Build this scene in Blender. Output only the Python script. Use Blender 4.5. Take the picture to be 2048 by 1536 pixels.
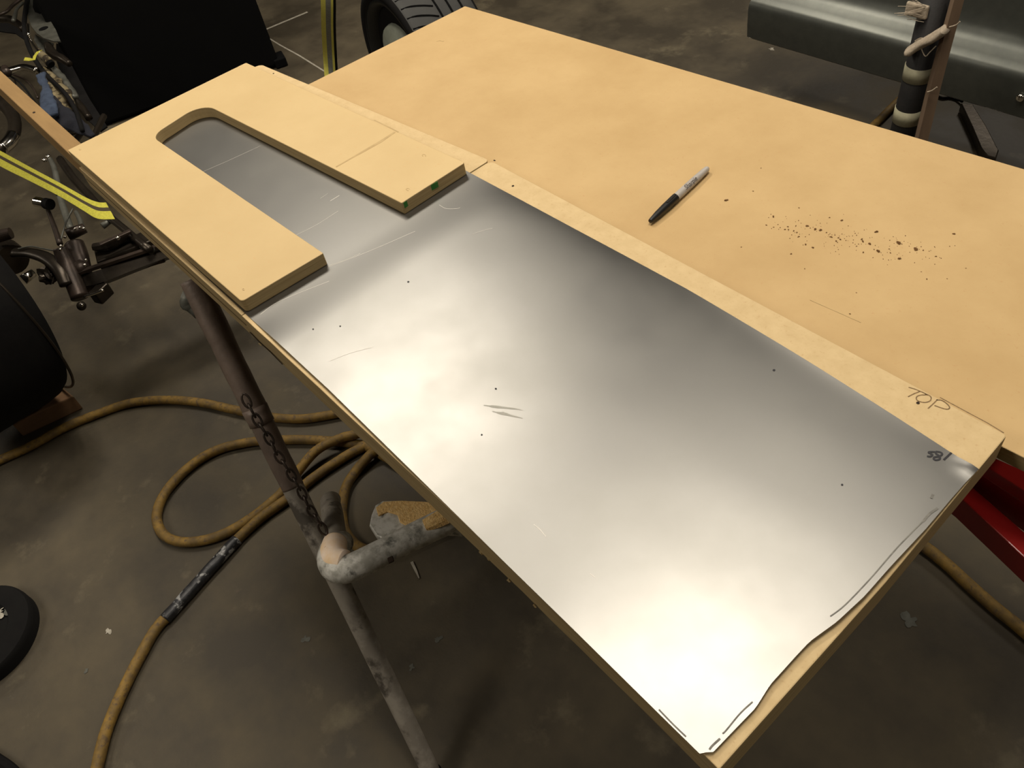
import bpy, bmesh, math, random
from mathutils import Vector, Matrix, noise
for o in list(bpy.data.objects): bpy.data.objects.remove(o)
random.seed(7)
S = bpy.context.scene
COL = S.collection

# ---------------------------------------------------------------- camera, world, lights, exposure
cam = bpy.data.cameras.new('camera'); cam.sensor_width = 36; cam.lens = 36*1656/2048; cam.clip_start = .02
co = bpy.data.objects.new('camera', cam); COL.objects.link(co); S.camera = co
R = Matrix([(0.6563,-0.4837,0.579),(0.7393,0.5653,-0.3658),(-0.1504,0.6681,0.7287)])
co.matrix_world = Matrix.Translation((0, 0, 1.48)) @ R.to_4x4()

S.view_settings.view_transform = 'Standard'; S.view_settings.look = 'None'
S.view_settings.gamma = 1; S.view_settings.use_curve_mapping = False
S.view_settings.exposure = 0.03
w = bpy.data.worlds.new('world'); S.world = w; w.use_nodes = True
w.node_tree.nodes['Background'].inputs[0].default_value = (1, .9, .78, 1)
w.node_tree.nodes['Background'].inputs[1].default_value = .05

def lamp(name, loc, sx, sy, power, rot=0, col=(1, .91, .78)):
    l = bpy.data.lights.new(name, 'AREA'); l.shape = 'RECTANGLE'; l.size = sx; l.size_y = sy
    l.energy = power; l.color = col
    o = bpy.data.objects.new(name, l); COL.objects.link(o); o.location = loc; o.rotation_euler = (0, 0, rot)
    return o
LAMPS = [((-2.65, 1.05, 3.15), .6, 1.1, 58, .2), ((-.72, .95, 3.15), .9, 1.2, 46, .2), ((-1.7, -2.3, 3.15), 1.0, 1.6, 46, 0), ((-1.8, 4.9, 3.15), .5, 1.2, 60, 0), ((-5.8, -2.4, 3.15), .8, 1.2, 34, 0), ((2.2, 1.0, 3.15), .5, 1.2, 26, 0)]  # last entry is an added fill light for the dark right-hand faces
for i, (loc, sx, sy, pw, rz) in enumerate(LAMPS): lamp('ceiling_lamp_light', loc, sx, sy, pw, rz)

# ---------------------------------------------------------------- materials
def lin(c):
    return tuple(((v/255+.055)/1.055)**2.4 if v > 10 else v/255/12.92 for v in c)+(1,)
def mat(name, c1, c2=None, rough=.5, metal=0, scale=20, detail=6, lo=.35, hi=.65, bump=0, bscale=None, c3=None, s3=3, lo3=.5, hi3=.7, rvar=0, coat=0, spec=.5, aniso=None, stretch=None, bdist=.002):
    m = bpy.data.materials.new(name); m.use_nodes = True
    n = m.node_tree.nodes; l = m.node_tree.links; b = n['Principled BSDF']
    b.inputs['Roughness'].default_value = rough; b.inputs['Metallic'].default_value = metal
    b.inputs['Specular IOR Level'].default_value = spec
    if coat: b.inputs['Coat Weight'].default_value = coat
    b.inputs['Base Color'].default_value = lin(c1)
    tc = n.new('ShaderNodeTexCoord'); vec = tc.outputs['Object']
    if stretch:
        mp = n.new('ShaderNodeMapping'); mp.inputs['Scale'].default_value = stretch; l.new(vec, mp.inputs[0]); vec = mp.outputs[0]
    last = None
    def nz(sc, dt=detail):
        t = n.new('ShaderNodeTexNoise'); t.inputs['Scale'].default_value = sc; t.inputs['Detail'].default_value = dt
        t.inputs['Roughness'].default_value = .62; l.new(vec, t.inputs['Vector']); return t
    if c2:
        t = nz(scale); r = n.new('ShaderNodeMapRange'); r.inputs[1].default_value = lo; r.inputs[2].default_value = hi
        l.new(t.outputs[0], r.inputs[0])
        x = n.new('ShaderNodeMix'); x.data_type = 'RGBA'; x.inputs[6].default_value = lin(c1); x.inputs[7].default_value = lin(c2)
        l.new(r.outputs[0], x.inputs[0]); last = x
        if rvar:
            q = n.new('ShaderNodeMapRange'); q.inputs[3].default_value = rough-rvar; q.inputs[4].default_value = rough+rvar
            l.new(t.outputs[0], q.inputs[0]); q.inputs[1].default_value = lo; q.inputs[2].default_value = hi; l.new(q.outputs[0], b.inputs['Roughness'])
    if c3:
        t = nz(s3); r = n.new('ShaderNodeMapRange'); r.inputs[1].default_value = lo3; r.inputs[2].default_value = hi3
        l.new(t.outputs[0], r.inputs[0])
        x = n.new('ShaderNodeMix'); x.data_type = 'RGBA'; x.inputs[7].default_value = lin(c3)
        l.new(last.outputs[2], x.inputs[6]); l.new(r.outputs[0], x.inputs[0]); last = x
    if last: l.new(last.outputs[2], b.inputs['Base Color'])
    if bump:
        t = nz(bscale or scale); bp = n.new('ShaderNodeBump'); bp.inputs['Strength'].default_value = bump; bp.inputs['Distance'].default_value = bdist
        l.new(t.outputs[0], bp.inputs['Height']); l.new(bp.outputs[0], b.inputs['Normal'])
    return m

M_floor = mat('stained_concrete', (57, 50, 37), (84, 75, 57), rough=.7, scale=3.2, detail=14, lo=.42, hi=.64, bump=.5, bscale=60, c3=(108, 99, 78), s3=8, lo3=.60, hi3=.80, rvar=.08)
M_wall = mat('painted_block', (92, 86, 75), (84, 78, 68), rough=.9, scale=4)
M_ceil = mat('dark_ceiling', (60, 56, 50), (50, 47, 42), rough=.95, scale=3)
M_mdf = mat('mdf_face', (198, 174, 124), (187, 161, 111), rough=.62, scale=5, detail=8, lo=.35, hi=.7, c3=(190, 150, 100), s3=260, lo3=.6, hi3=.75, bump=.1, bscale=500, bdist=.0004)
M_mdf_big = mat('mdf_face_used', (193, 163, 113), (181, 150, 100), rough=.66, scale=7, detail=10, lo=.35, hi=.7, c3=(180, 140, 90), s3=240, lo3=.62, hi3=.78, bump=.12, bscale=500, bdist=.0004)
M_mdf_pale = mat('mdf_face_pale', (203, 178, 132), (193, 167, 121), rough=.7, scale=60, detail=10, lo=.35, hi=.68, c3=(184, 150, 104), s3=240, lo3=.60, hi3=.75, bump=.15, bscale=500, bdist=.0004)
M_mdf_top = mat('mdf_face_template', (202, 176, 126), (193, 166, 116), rough=.6, scale=5, detail=6, lo=.35, hi=.7, c3=(200, 158, 106), s3=200, lo3=.6, hi3=.8, bump=.08, bscale=500, bdist=.0004)
M_edge = mat('mdf_cut_edge', (176, 154, 110), (154, 132, 90), rough=.9, scale=30, detail=8, stretch=(.25, .25, 12), bump=.3, bscale=90, c3=(120, 92, 52), s3=18, lo3=.62, hi3=.75)
M_steel = mat('bare_steel_sheet', (133, 132, 129), (128, 127, 123), rough=.38, metal=1, scale=6, detail=8, lo=.3, hi=.7, rvar=.03, bump=.03, bscale=7, bdist=.004)
M_scratch = mat('bright_scratch', (196, 192, 184), rough=.5, metal=.5)
M_smudge = mat('grey_smudge', (92, 90, 84), (120, 118, 110), rough=.6, metal=0, scale=120)
M_softsm = mat('soft_smudge', (128, 127, 118), (140, 138, 130), rough=.5, metal=.4, scale=120)
M_ink = mat('black_marker_ink', (26, 26, 32), rough=.6)
M_pencil = mat('pencil_line', (104, 84, 56), (140, 112, 74), rough=.8, scale=400)
M_hole = mat('drilled_hole', (42, 28, 14), rough=.95)
M_hole2 = mat('glue_line', (104, 84, 52), rough=.95)
M_green = mat('green_ink', (38, 110, 34), (60, 120, 50), rough=.7, scale=60)
M_stain = mat('brown_stain', (172, 146, 100), (184, 158, 110), rough=.7, scale=80)
M_blackp = mat('black_plastic', (20, 20, 19), rough=.4)
M_silver = mat('grey_barrel', (176, 170, 162), (160, 154, 148), rough=.4, scale=40)
M_print = mat('dark_print', (70, 66, 64), rough=.5)
M_crumb = mat('brown_crumb', (112, 78, 36), (84, 56, 26), rough=.95, scale=300)
M_pipe = mat('worn_grey_pipe', (140, 133, 122), (160, 153, 141), rough=.55, metal=.1, scale=30, lo=.45, hi=.6, bump=.5, bscale=60, c3=(84, 78, 70), s3=22, lo3=.54, hi3=.64)
M_pipe_brown = mat('brown_painted_pipe', (128, 112, 100), (106, 92, 82), rough=.5, metal=.1, scale=20, bump=.6, bscale=45, c3=(120, 112, 104), s3=60, lo3=.66, hi3=.74)
M_bend = mat('galvanised_dusty_pipe', (214, 212, 204), (176, 174, 164), rough=.45, metal=.1, scale=70, lo=.42, hi=.6, bump=.3, bscale=110, c3=(104, 104, 98), s3=30, lo3=.55, hi3=.65)
M_dust = mat('sawdust', (250, 212, 146), (230, 186, 116), rough=1, scale=160, bump=1, bscale=260, bdist=.003)
M_dustpipe = mat('dust_coated_elbow', (244, 224, 204), (236, 204, 160), rough=.8, scale=40, c3=(180, 140, 110), s3=60, lo3=.62, hi3=.7)
M_hose = mat('grimy_yellow_hose', (136, 106, 42), (94, 74, 34), rough=.7, scale=30, lo=.35, hi=.65, bump=.5, bscale=400, bdist=.001, c3=(86, 68, 44), s3=90, lo3=.52, hi3=.66)
M_tape = mat('black_tape', (34, 34, 36), (60, 60, 62), rough=.4, scale=60, lo=.5, hi=.7, bump=.4, bscale=60, c3=(150, 150, 148), s3=40, lo3=.56, hi3=.62)
M_yellow = mat('yellow_webbing', (196, 190, 66), (170, 164, 52), rough=.8, scale=200, bump=.4, bscale=600)
M_yellow2 = mat('lifted_yellow_webbing', (246, 240, 120), (232, 226, 100), rough=.8, scale=200)  # yellow webbing again, colour lifted because the far strap's face catches little light
M_webdark = mat('dark_webbing', (62, 52, 34), rough=.9)
M_webgrey = mat('grey_webbing', (150, 152, 144), (130, 132, 126), rough=.8, scale=120)
M_rubber = mat('tyre_rubber', (17, 16, 16), (22, 21, 20), rough=.9, spec=.15, scale=20, bump=.2, bscale=90)
M_rub2 = mat('dark_tyre_rubber', (44, 44, 42), (52, 52, 49), rough=.7, scale=20)
M_rim = mat('dark_rim', (36, 37, 36), (28, 29, 28), rough=.5, metal=.3, scale=8)
M_panel = mat('matte_black_panel', (10, 10, 10), (12, 12, 12), rough=.9, scale=8, spec=.1)
M_dsteel = mat('dark_steel', (52, 46, 40), (64, 57, 48), rough=.35, metal=.7, scale=18, bump=.3, bscale=40)
M_brownm = mat('brown_oily_metal', (74, 62, 54), (56, 48, 42), rough=.4, metal=.5, scale=25, bump=.3, bscale=60)
M_grime = mat('grey_grimy_metal', (104, 104, 96), (80, 80, 72), rough=.5, metal=.4, scale=30, bump=.3, bscale=60)
M_chrome = mat('chrome', (220, 215, 205), rough=.15, metal=1)
M_wood = mat('old_wood_beam', (160, 128, 80), (128, 100, 60), rough=.8, scale=12, stretch=(.15, 1, 1), bump=.3, bscale=30, c3=(110, 80, 44), s3=9, lo3=.6, hi3=.7)
M_block = mat('dirty_wood_block', (122, 92, 62), (96, 70, 46), rough=.85, scale=14, stretch=(1, .2, 1), bump=.3)
M_cloth = mat('blue_rag', (58, 70, 90), (40, 50, 68), rough=.95, scale=50, bump=.5, bscale=200)
M_clothd = mat('navy_rag', (24, 26, 36), (17, 18, 26), rough=.95, scale=50, bump=.5, bscale=200)
M_beige = mat('grease_stained_rag', (134, 122, 92), (104, 92, 64), rough=.95, scale=30, bump=.6, bscale=60, c3=(44, 34, 18), s3=26, lo3=.48, hi3=.56)
M_red = mat('red_enamel', (176, 32, 30), (166, 28, 26), rough=.4, scale=6, coat=.3)
M_door = mat('grey_primer_panel', (84, 86, 80), (78, 80, 75), rough=.36, metal=.6, scale=40)
M_cream = mat('masking_tape', (160, 156, 130), (146, 142, 118), rough=.8, scale=60)
M_foam = mat('black_pipe_wrap', (16, 15, 15), (24, 21, 20), rough=.7, scale=30, bump=.3, bscale=80)
M_gauze = mat('frayed_cloth', (186, 172, 152), (160, 146, 126), rough=.95, scale=90, bump=.6, bscale=300)
M_batten = mat('tan_wood_strip', (128, 106, 84), (108, 88, 70), rough=.8, scale=20, stretch=(1, 1, .2))
M_white = mat('white_paint', (170, 164, 150), (140, 134, 120), rough=.8, scale=60)
M_lampgrey = mat('grey_hub', (150, 154, 140), (132, 136, 122), rough=.6, scale=20)
M_lampbody = mat('white_enamel', (225, 222, 214), rough=.5)

# ---------------------------------------------------------------- helpers
def tag(o, label=None, cat=None, group=None, kind=None):
    if label: o['label'] = label
    if cat: o['category'] = cat
    if group: o['group'] = group
    if kind: o['kind'] = kind
    return o
def thing(name, loc, label, cat, group=None):
    o = bpy.data.objects.new(name, None); COL.objects.link(o); o.location = loc; o.empty_display_size = .05
    return tag(o, label, cat, group)
def worldpos(p):
    v = Vector((0, 0, 0))
    while p is not None: v += Vector(p.location); p = p.parent
    return v
def link(name, bm, m, parent=None, smooth=False, origin=None):
    me = bpy.data.meshes.new(name)
    bmesh.ops.recalc_face_normals(bm, faces=bm.faces)
    bm.to_mesh(me); bm.free()
    mm = m if isinstance(m, (list, tuple)) else [m]
    for x in mm: me.materials.append(x)
    if smooth:
        for p in me.polygons: p.use_smooth = True
    o = bpy.data.objects.new(name, me); COL.objects.link(o)
    if parent is None:
        if origin is None:
            vs = [v.co for v in me.vertices]
            origin = Vector((sum(v.x for v in vs)/len(vs), sum(v.y for v in vs)/len(vs), min(v.z for v in vs)))
        origin = Vector(origin); me.transform(Matrix.Translation(-origin)); o.location = origin
    else:
        o.parent = parent; me.transform(Matrix.Translation(-worldpos(parent)))
    return o
def autosmooth(o, ang=40):
    me = o.data
    for p in me.polygons: p.use_smooth = True
    try: me.set_sharp_from_angle(angle=math.radians(ang))
    except Exception: pass
    return o
def prism(poly, z0, z1, bevel=0, segs=2, bm=None):
    bm = bm or bmesh.new()
    a = [bm.verts.new((p[0], p[1], z0)) for p in poly]; b = [bm.verts.new((p[0], p[1], z1)) for p in poly]
    n = len(poly); fs = [bm.faces.new(a[::-1]), bm.faces.new(b)]
    for i in range(n): fs.append(bm.faces.new((a[i], a[(i+1) % n], b[(i+1) % n], b[i])))
    if bevel:
        bmesh.ops.recalc_face_normals(bm, faces=bm.faces)
        es = list({e for f in fs[:2] for e in f.edges})
        bmesh.ops.bevel(bm, geom=es, offset=bevel, segments=segs, affect='EDGES', profile=.5)
    return bm
def beam(a, b, wd, ht, bevel=0, up=(0, 0, 1), bm=None):
    a = Vector(a); b = Vector(b); d = (b-a).normalized(); u = Vector(up); s = d.cross(u).normalized(); u = s.cross(d).normalized()
    bm = bm or bmesh.new()
    vs = []
    for p in (a, b):
        for i, j in ((-1, -1), (1, -1), (1, 1), (-1, 1)): vs.append(bm.verts.new(p+s*i*wd/2+u*j*ht/2))
    fs = [bm.faces.new([vs[i] for i in f]) for f in ((3, 2, 1, 0), (4, 5, 6, 7), (0, 1, 5, 4), (1, 2, 6, 5), (2, 3, 7, 6), (3, 0, 4, 7))]
    if bevel:
        bmesh.ops.recalc_face_normals(bm, faces=bm.faces)
        bmesh.ops.bevel(bm, geom=list({e for f in fs for e in f.edges}), offset=bevel, segments=2, affect='EDGES', profile=.5)
    return bm
def catmull(P, n):
    P = [Vector(p) for p in P]
    if len(P) < 3: return [P[0].lerp(P[-1], i/n) for i in range(n+1)]
    out = []; k = len(P)-1
    for i in range(k):
        p0 = P[max(i-1, 0)]; p1 = P[i]; p2 = P[i+1]; p3 = P[min(i+2, k)]
        for j in range(n):
            t = j/n
            out.append(.5*((2*p1)+(p2-p0)*t+(2*p0-5*p1+4*p2-p3)*t*t+(3*p1-p0-3*p2+p3)*t**3))
    out.append(P[-1]); return out
def tube(pts, r, segs=12, n=6, smooth=True, bm=None, wob=0, flat=1.0, cap=True):
    """pts list of points (r number) or list of (point, r) pairs (r None)"""
    if r is None:
        q = catmull([Vector(p[0]).to_4d() if False else p[0] for p in pts], n)
        rr = catmull([(p[1], 0, 0) for p in pts], n); rr = [abs(v.x) for v in rr]
    else:
        q = catmull(pts, n) if smooth else [Vector(p) for p in pts]; rr = [r]*len(q)
    bm = bm or bmesh.new(); rings = []; prev = None
    for i, p in enumerate(q):
        t = (q[min(i+1, len(q)-1)]-q[max(i-1, 0)]).normalized()
        if prev is None:
            a = t.cross(Vector((0, 0, 1)))
            if a.length < .05: a = t.cross(Vector((1, 0, 0)))
            a.normalize()
        else:
            a = (prev-t*prev.dot(t)).normalized()
        prev = a; b = t.cross(a)
        ring = []
        for k in range(segs):
            th = 2*math.pi*k/segs; rad = rr[i]
            if wob: rad *= 1+wob*noise.noise((p+a*math.cos(th)*.05+b*math.sin(th)*.05)*28)
            ring.append(bm.verts.new(p+a*math.cos(th)*rad+b*math.sin(th)*rad*flat))
        rings.append(ring)
    for i in range(len(rings)-1):
        for k in range(segs): bm.faces.new((rings[i][k], rings[i][(k+1) % segs], rings[i+1][(k+1) % segs], rings[i+1][k]))
    if cap: bm.faces.new(rings[0][::-1]); bm.faces.new(rings[-1])
    return bm
def cyl(a, b, ra, rb=None, segs=20, bm=None):
    rb = ra if rb is None else rb
    return tube([a, b], 1, segs, smooth=False, bm=bm) if False else lathe(a, b, [(0, ra), (1, rb)], segs, bm)
def lathe(a, b, prof, segs=24, bm=None):
    """profile (t along a->b, radius)"""
    a = Vector(a); b = Vector(b); d = b-a; t = d.normalized(); s = t.cross(Vector((0, 0, 1)))
    if s.length < .05: s = t.cross(Vector((1, 0, 0)))
    s.normalize(); u = t.cross(s); bm = bm or bmesh.new(); rings = []
    for tt, r in prof:
        c = a+d*tt
        rings.append([bm.verts.new(c+s*math.cos(2*math.pi*k/segs)*max(r, 1e-5)+u*math.sin(2*math.pi*k/segs)*max(r, 1e-5)) for k in range(segs)])
    for i in range(len(rings)-1):
        for k in range(segs): bm.faces.new((rings[i][k], rings[i][(k+1) % segs], rings[i+1][(k+1) % segs], rings[i+1][k]))
    bm.faces.new(rings[0][::-1]); bm.faces.new(rings[-1])
    return bm
def ball(c, r, sub=2, sx=1, sy=1, sz=1, rough=0, bm=None):
    bm = bm or bmesh.new()
    g = bmesh.ops.create_icosphere(bm, subdivisions=sub, radius=1)
    for v in g['verts']:
        k = 1+rough*noise.noise(v.co*1.7+Vector(c)*50)
        v.co = Vector((v.co.x*r*sx*k+c[0], v.co.y*r*sy*k+c[1], v.co.z*r*sz*k+c[2]))
    return bm
def ribbon(pts, wd, th=.0003, up=(0, 0, 1), bm=None, smooth=False, n=6):
    q = catmull(pts, n) if smooth else [Vector(p) for p in pts]
    ws = wd if isinstance(wd, (list, tuple)) else None
    bm = bm or bmesh.new(); up = Vector(up); rows = []
    for i, p in enumerate(q):
        t = (q[min(i+1, len(q)-1)]-q[max(i-1, 0)]).normalized(); s = t.cross(up).normalized(); u = s.cross(t).normalized()
        ww = ws[min(int(i*len(ws)/len(q)), len(ws)-1)] if ws else wd
        rows.append([bm.verts.new(p+s*ww/2*i1+u*th*j) for i1, j in ((-1, 0), (1, 0), (1, 1), (-1, 1))])
    for i in range(len(rows)-1):
        for k in range(4): bm.faces.new((rows[i][k], rows[i][(k+1) % 4], rows[i+1][(k+1) % 4], rows[i+1][k]))
    bm.faces.new(rows[0][::-1]); bm.faces.new(rows[-1]); return bm
def disc(c, r, th=.0003, segs=14, sy=1, ang=0):
    pts = [(c[0]+r*math.cos(a)*math.cos(ang)-r*sy*math.sin(a)*math.sin(ang), c[1]+r*math.cos(a)*math.sin(ang)+r*sy*math.sin(a)*math.cos(ang)) for a in [2*math.pi*k/segs for k in range(segs)]]
    return prism(pts, c[2], c[2]+th)
def blotch(c, r, th=.0004, segs=22, rough=.5, sy=1, ang=0, seed=0):
    pts = []
    for k in range(segs):
        a = 2*math.pi*k/segs; rr = r*(1+rough*noise.noise(Vector((math.cos(a)*1.5, math.sin(a)*1.5, seed))))
        x = rr*math.cos(a); y = rr*sy*math.sin(a)
        pts.append((c[0]+x*math.cos(ang)-y*math.sin(ang), c[1]+x*math.sin(ang)+y*math.cos(ang)))
    return prism(pts, c[2], c[2]+th)

# ---------------------------------------------------------------- room
X0, X1, Y0, Y1, ZC = -9, 3, -4.5, 6.5, 3.3
def slab(name, a, b, m):
    o = link(name, beam(((a[0]+b[0])/2, (a[1]+b[1])/2, a[2]), ((a[0]+b[0])/2, (a[1]+b[1])/2, b[2]), b[0]-a[0], b[1]-a[1], up=(0, 1, 0)), m)
    o['kind'] = 'structure'; return o
floor = slab('floor', (X0, Y0, -.2), (X1, Y1, 0), M_floor)
slab('ceiling', (X0, Y0, ZC), (X1, Y1, ZC+.1), M_ceil)
slab('wall_left', (X0-.1, Y0, 0), (X0, Y1, ZC), M_wall); slab('wall_right', (X1, Y0, 0), (X1+.1, Y1, ZC), M_wall)
slab('wall_near', (X0, Y0-.1, 0), (X1, Y0, ZC), M_wall); slab('wall_far', (X0, Y1, 0), (X1, Y1+.1, ZC), M_wall)
for i, (loc, sx, sy, pw, rz) in enumerate(LAMPS):
    lab = ['fluorescent ceiling fixture above the left end of the boards', 'fluorescent ceiling fixture above the steel sheet', 'fluorescent ceiling fixture on the near side of the room', 'fluorescent ceiling fixture beyond the grey car panel', 'fluorescent ceiling fixture over the far left floor', 'added fill light panel to the right of the red stand'][i]
    t = thing('ceiling_light', (loc[0], loc[1], ZC), lab, 'light')
    d = Vector((-math.sin(rz), math.cos(rz), 0))
    a = Vector(loc)+Vector((0, 0, .06)); link('housing', beam(a-d*(sy/2+.05), a+d*(sy/2+.05), sx+.08, .08, .01), M_lampbody, t)
    for e in (-1, 1): link('hanger', cyl(a+d*e*sy*.35+Vector((0, 0, .03)), a+d*e*sy*.35+Vector((0, 0, ZC-a.z)), .008, segs=8), M_lampbody, t)
# floor markings
link('painted_line', ribbon([(-3.652,1.4244,0.0005),(-3.6235,1.6527,0.0005)], .014), M_white, floor)
link('joint_line', ribbon([(-3.6237,1.4083,0.0004),(-3.443,1.3975,0.0004),(-3.2643,1.3924,0.0004),(-3.0496,1.378,0.0004),(-2.8499,1.3739,0.0004)], .007), M_white, floor)
for k, (p, r) in enumerate([
        ((-1.7754,2.461,0.0006),0.0127), ((-1.6654,2.418,0.0006),0.0088), ((-1.3061,-0.2825,0.0006),0.0063), ((-0.1875,0.8356,0.0006),0.0126),
        ((-0.9801,0.0112,0.0006),0.008), ((-0.776,0.1306,0.0006),0.0057), ((-0.785,0.2017,0.0006),0.0058), ((-1.2551,-0.3529,0.0006),0.004)]):
    link('dried_spot', blotch(p, r, rough=1.1, seed=k*3.1, ang=k), M_white if k < 3 else M_grime, floor)

# ---------------------------------------------------------------- boards
TH = .019
def board(name, poly, z0, z1, m, label, cat='board', bevel=.0012):
    bm = prism(poly, z0, z1, bevel)
    bmesh.ops.recalc_face_normals(bm, faces=bm.faces)
    for f in bm.faces: f.material_index = 0 if f.normal.z > .6 else 1
    o = link(name, bm, [m, M_edge]); tag(o, label, cat); return o
ang = math.radians(3.3)
bl = (-1.4096,0.9798,0.781); 
dx = (math.cos(ang), math.sin(ang)); dy = (.021, -1)
def bp(u, v): return (bl[0]+dx[0]*u-dy[0]*v*-1*0+(-.021)*v, bl[1]+dx[1]*u-v)
big_poly = [(-1.4096, .9798), (-1.4235, .5852), (-.9090, .6244), (-.1225, .6124), (-.07, .6145), (-.09, 1.06)]
big = board('mdf_worktop', big_poly, .781-TH, .781, M_mdf_big, 'large tan fibreboard sheet lying under the marker, the widest board', bevel=.001)
# rounded corner helper
def rounded(poly, radii, n=6):
    out = []; k = len(poly)
    for i in range(k):
        p = Vector(poly[i][:2]); a = Vector(poly[i-1][:2]); b = Vector(poly[(i+1) % k][:2]); r = radii[i]
        if r <= 0: out.append(tuple(p)); continue
        u = (a-p).normalized(); v = (b-p).normalized(); half = u.angle(v)/2; d = r/math.tan(half)
        d = min(d, (a-p).length*.49, (b-p).length*.49); rr = d*math.tan(half); c = p+(u+v).normalized()*(rr/math.sin(half))
        s = p+u*d-c; e = p+v*d-c; tot = s.angle(e); sg = 1 if s.x*e.y-s.y*e.x > 0 else -1
        for j in range(n+1):
            q = tot*j/n*sg; out.append((c.x+s.x*math.cos(q)-s.y*math.sin(q), c.y+s.x*math.sin(q)+s.y*math.cos(q)))
    return out
lb_poly = rounded([(-1.50, .1812), (-.9085, .1865), (-.9095, .6235), (-1.5464, .5752)], [0, 0, .008, .012])
lb = board('mdf_base_board', lb_poly, .762, .80, M_mdf_pale, 'tan base board lying directly under the U-shaped template', bevel=.0008)
# jagged torn near edge of the long base board
near = [(-.9075+i*.0393, (.1862 if i < 14 else .1862-(i-14)*.0007)+.0008*noise.noise(Vector((i*1.7, 3, 0)))) for i in range(21)]
rb_poly = near[:-1]+[(-.1195, .1812)]+rounded([(-.1185, .40), (-.1237, .6116), (-.9075, .6236), (-.9075, .40)], [0, .004, .010, 0])
rb = board('mdf_base_board', rb_poly, .762, .80, M_mdf_pale, 'long tan base board under the steel sheet, marked TOP', bevel=.0012)
for k, (p, rr_) in enumerate([((-0.42,0.1849,0.7635),0.002), ((-0.4096,0.1854,0.7635),0.0015), ((-0.377,0.1836,0.7635),0.0015), ((-0.339,0.1834,0.7635),0.0014), ((-0.8816,0.1841,0.7635),0.002)]):
    link('torn_fibre', ball((p[0], p[1]+.001, p[2]+.0005), rr_, 2, 1.6, .8, .8, .9), M_edge, rb)
link('edge_crack', ribbon([(-.905, .1855, .772), (-.88, .1853, .7695), (-.85, .1855, .7705), (-.82, .1853, .768)], .0018, .0008, up=(0, -1, 0)), M_hole, rb)
link('layer_line', ribbon([(-1.49, .1810, .7815), (-1.2, .1836, .7820), (-.91, .1862, .7812)], .0012, .0005, up=(0, -1, 0)), M_hole2, lb)
# U-shaped template
Zs = .8013
A_, B_, C_, D_, E_, F_ = (-1.5331,0.1846), (-1.5307,0.5445), (-0.9077,0.5782), (-0.9048,0.4577), (-0.9011,0.3211), (-0.9049,0.1941)
slot = [(-1.4369,0.3034), (-1.4616,0.4159)]
U_poly = rounded([A_, F_, E_, slot[0], slot[1], D_, C_, B_], [.002, .006, .002, .028, .035, .002, .004, .003], 8)
U = board('u_shaped_template', U_poly, Zs, .821, M_mdf_top, 'U-shaped tan fibreboard template with a long rounded slot, clamped on the steel', bevel=.0012)
link('green_ink_mark', beam((-0.905,0.4604,0.815), (-0.9063,0.4741,0.815), .0012, .009), M_green, U)
link('green_ink_mark', beam((-0.9075,0.497,0.815), (-0.906,0.5238,0.815), .0012, .009), M_green, U)
for k, (p, r) in enumerate([((-0.9757,0.5528,0.8211),0.0038), ((-0.9238,0.4835,0.8211),0.0036), ((-0.9246,0.208,0.8211),0.002), ((-1.513,0.2003,0.8211),0.0026)]):
    link('dent', ribbon([Vector(p)+Vector((r*math.cos(a), r*.6*math.sin(a), 0)) for a in [k+.6*j for j in range(9)]], .0008, .0002), M_stain, U)
link('brown_stain', ribbon([(-1.068,0.4508,0.821),(-1.0679,0.477,0.821),(-1.0676,0.5055,0.821),(-1.0673,0.5344,0.821),(-1.0707,0.5665,0.821)], [.003, .005, .006, .004], .0002), M_stain, U)
link('brown_stain', ribbon([(-1.132,0.568,0.821),(-1.0953,0.5693,0.821),(-1.0657,0.5699,0.821)], .002, .0002), M_stain, U)
# pencil and holes on the base boards
for pts in ([(-0.2223,0.6073,0.8001),(-0.2169,0.609,0.8001),(-0.2114,0.6097,0.8001),(-0.2073,0.6101,0.8001),(-0.2031,0.6093,0.8001)], [(-0.2112,0.6094,0.8001),(-0.2137,0.6036,0.8001),(-0.216,0.5958,0.8001)],
            [(-0.2045,0.6089,0.8001),(-0.2077,0.6062,0.8001),(-0.2098,0.6017,0.8001),(-0.2081,0.5979,0.8001),(-0.2046,0.5974,0.8001),(-0.2004,0.5993,0.8001),(-0.1979,0.6032,0.8001),(-0.1979,0.6067,0.8001),(-0.1996,0.6096,0.8001),(-0.2027,0.6104,0.8001),(-0.2059,0.6095,0.8001)],
            [(-0.1933,0.6106,0.8001),(-0.1934,0.6027,0.8001),(-0.1939,0.5945,0.8001)], [(-0.1937,0.6095,0.8001),(-0.1895,0.6122,0.8001),(-0.1843,0.6114,0.8001),(-0.1799,0.6092,0.8001),(-0.1793,0.6063,0.8001),(-0.1817,0.6042,0.8001),(-0.1862,0.6029,0.8001),(-0.1914,0.6019,0.8001)]):
    link('pencil_letter', ribbon(pts, .0011, .0002, smooth=True, n=4), M_pencil, rb)
link('pencil_line', ribbon([(-0.1929,0.6144,0.8002),(-0.1667,0.6137,0.8002),(-0.144,0.6133,0.8002),(-0.1272,0.6116,0.8002)], .001, .0002), M_pencil, rb)
for p, r in (((-0.2046,0.5947,0.8001),0.0017), ((-0.829,0.5996,0.8001),0.0019)): link('screw_hole', disc(p, r), M_hole, rb)
link('screw_hole', disc((-0.9023,0.627,0.8001), .0022, sy=.6), M_hole, rb)
for p, r in (((-1.5281,0.5875,0.7811),0.0025), ((-0.8036,0.8256,0.7811),0.0012)): pass
link('screw_hole', disc((-1.4847,0.5705,0.8001), .0016), M_hole, lb)
link('pencil_line', ribbon([(-0.383,0.6737,0.7811),(-0.3508,0.6755,0.7811),(-0.3185,0.6772,0.7811)], .0009, .0002), M_stain, big)
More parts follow.
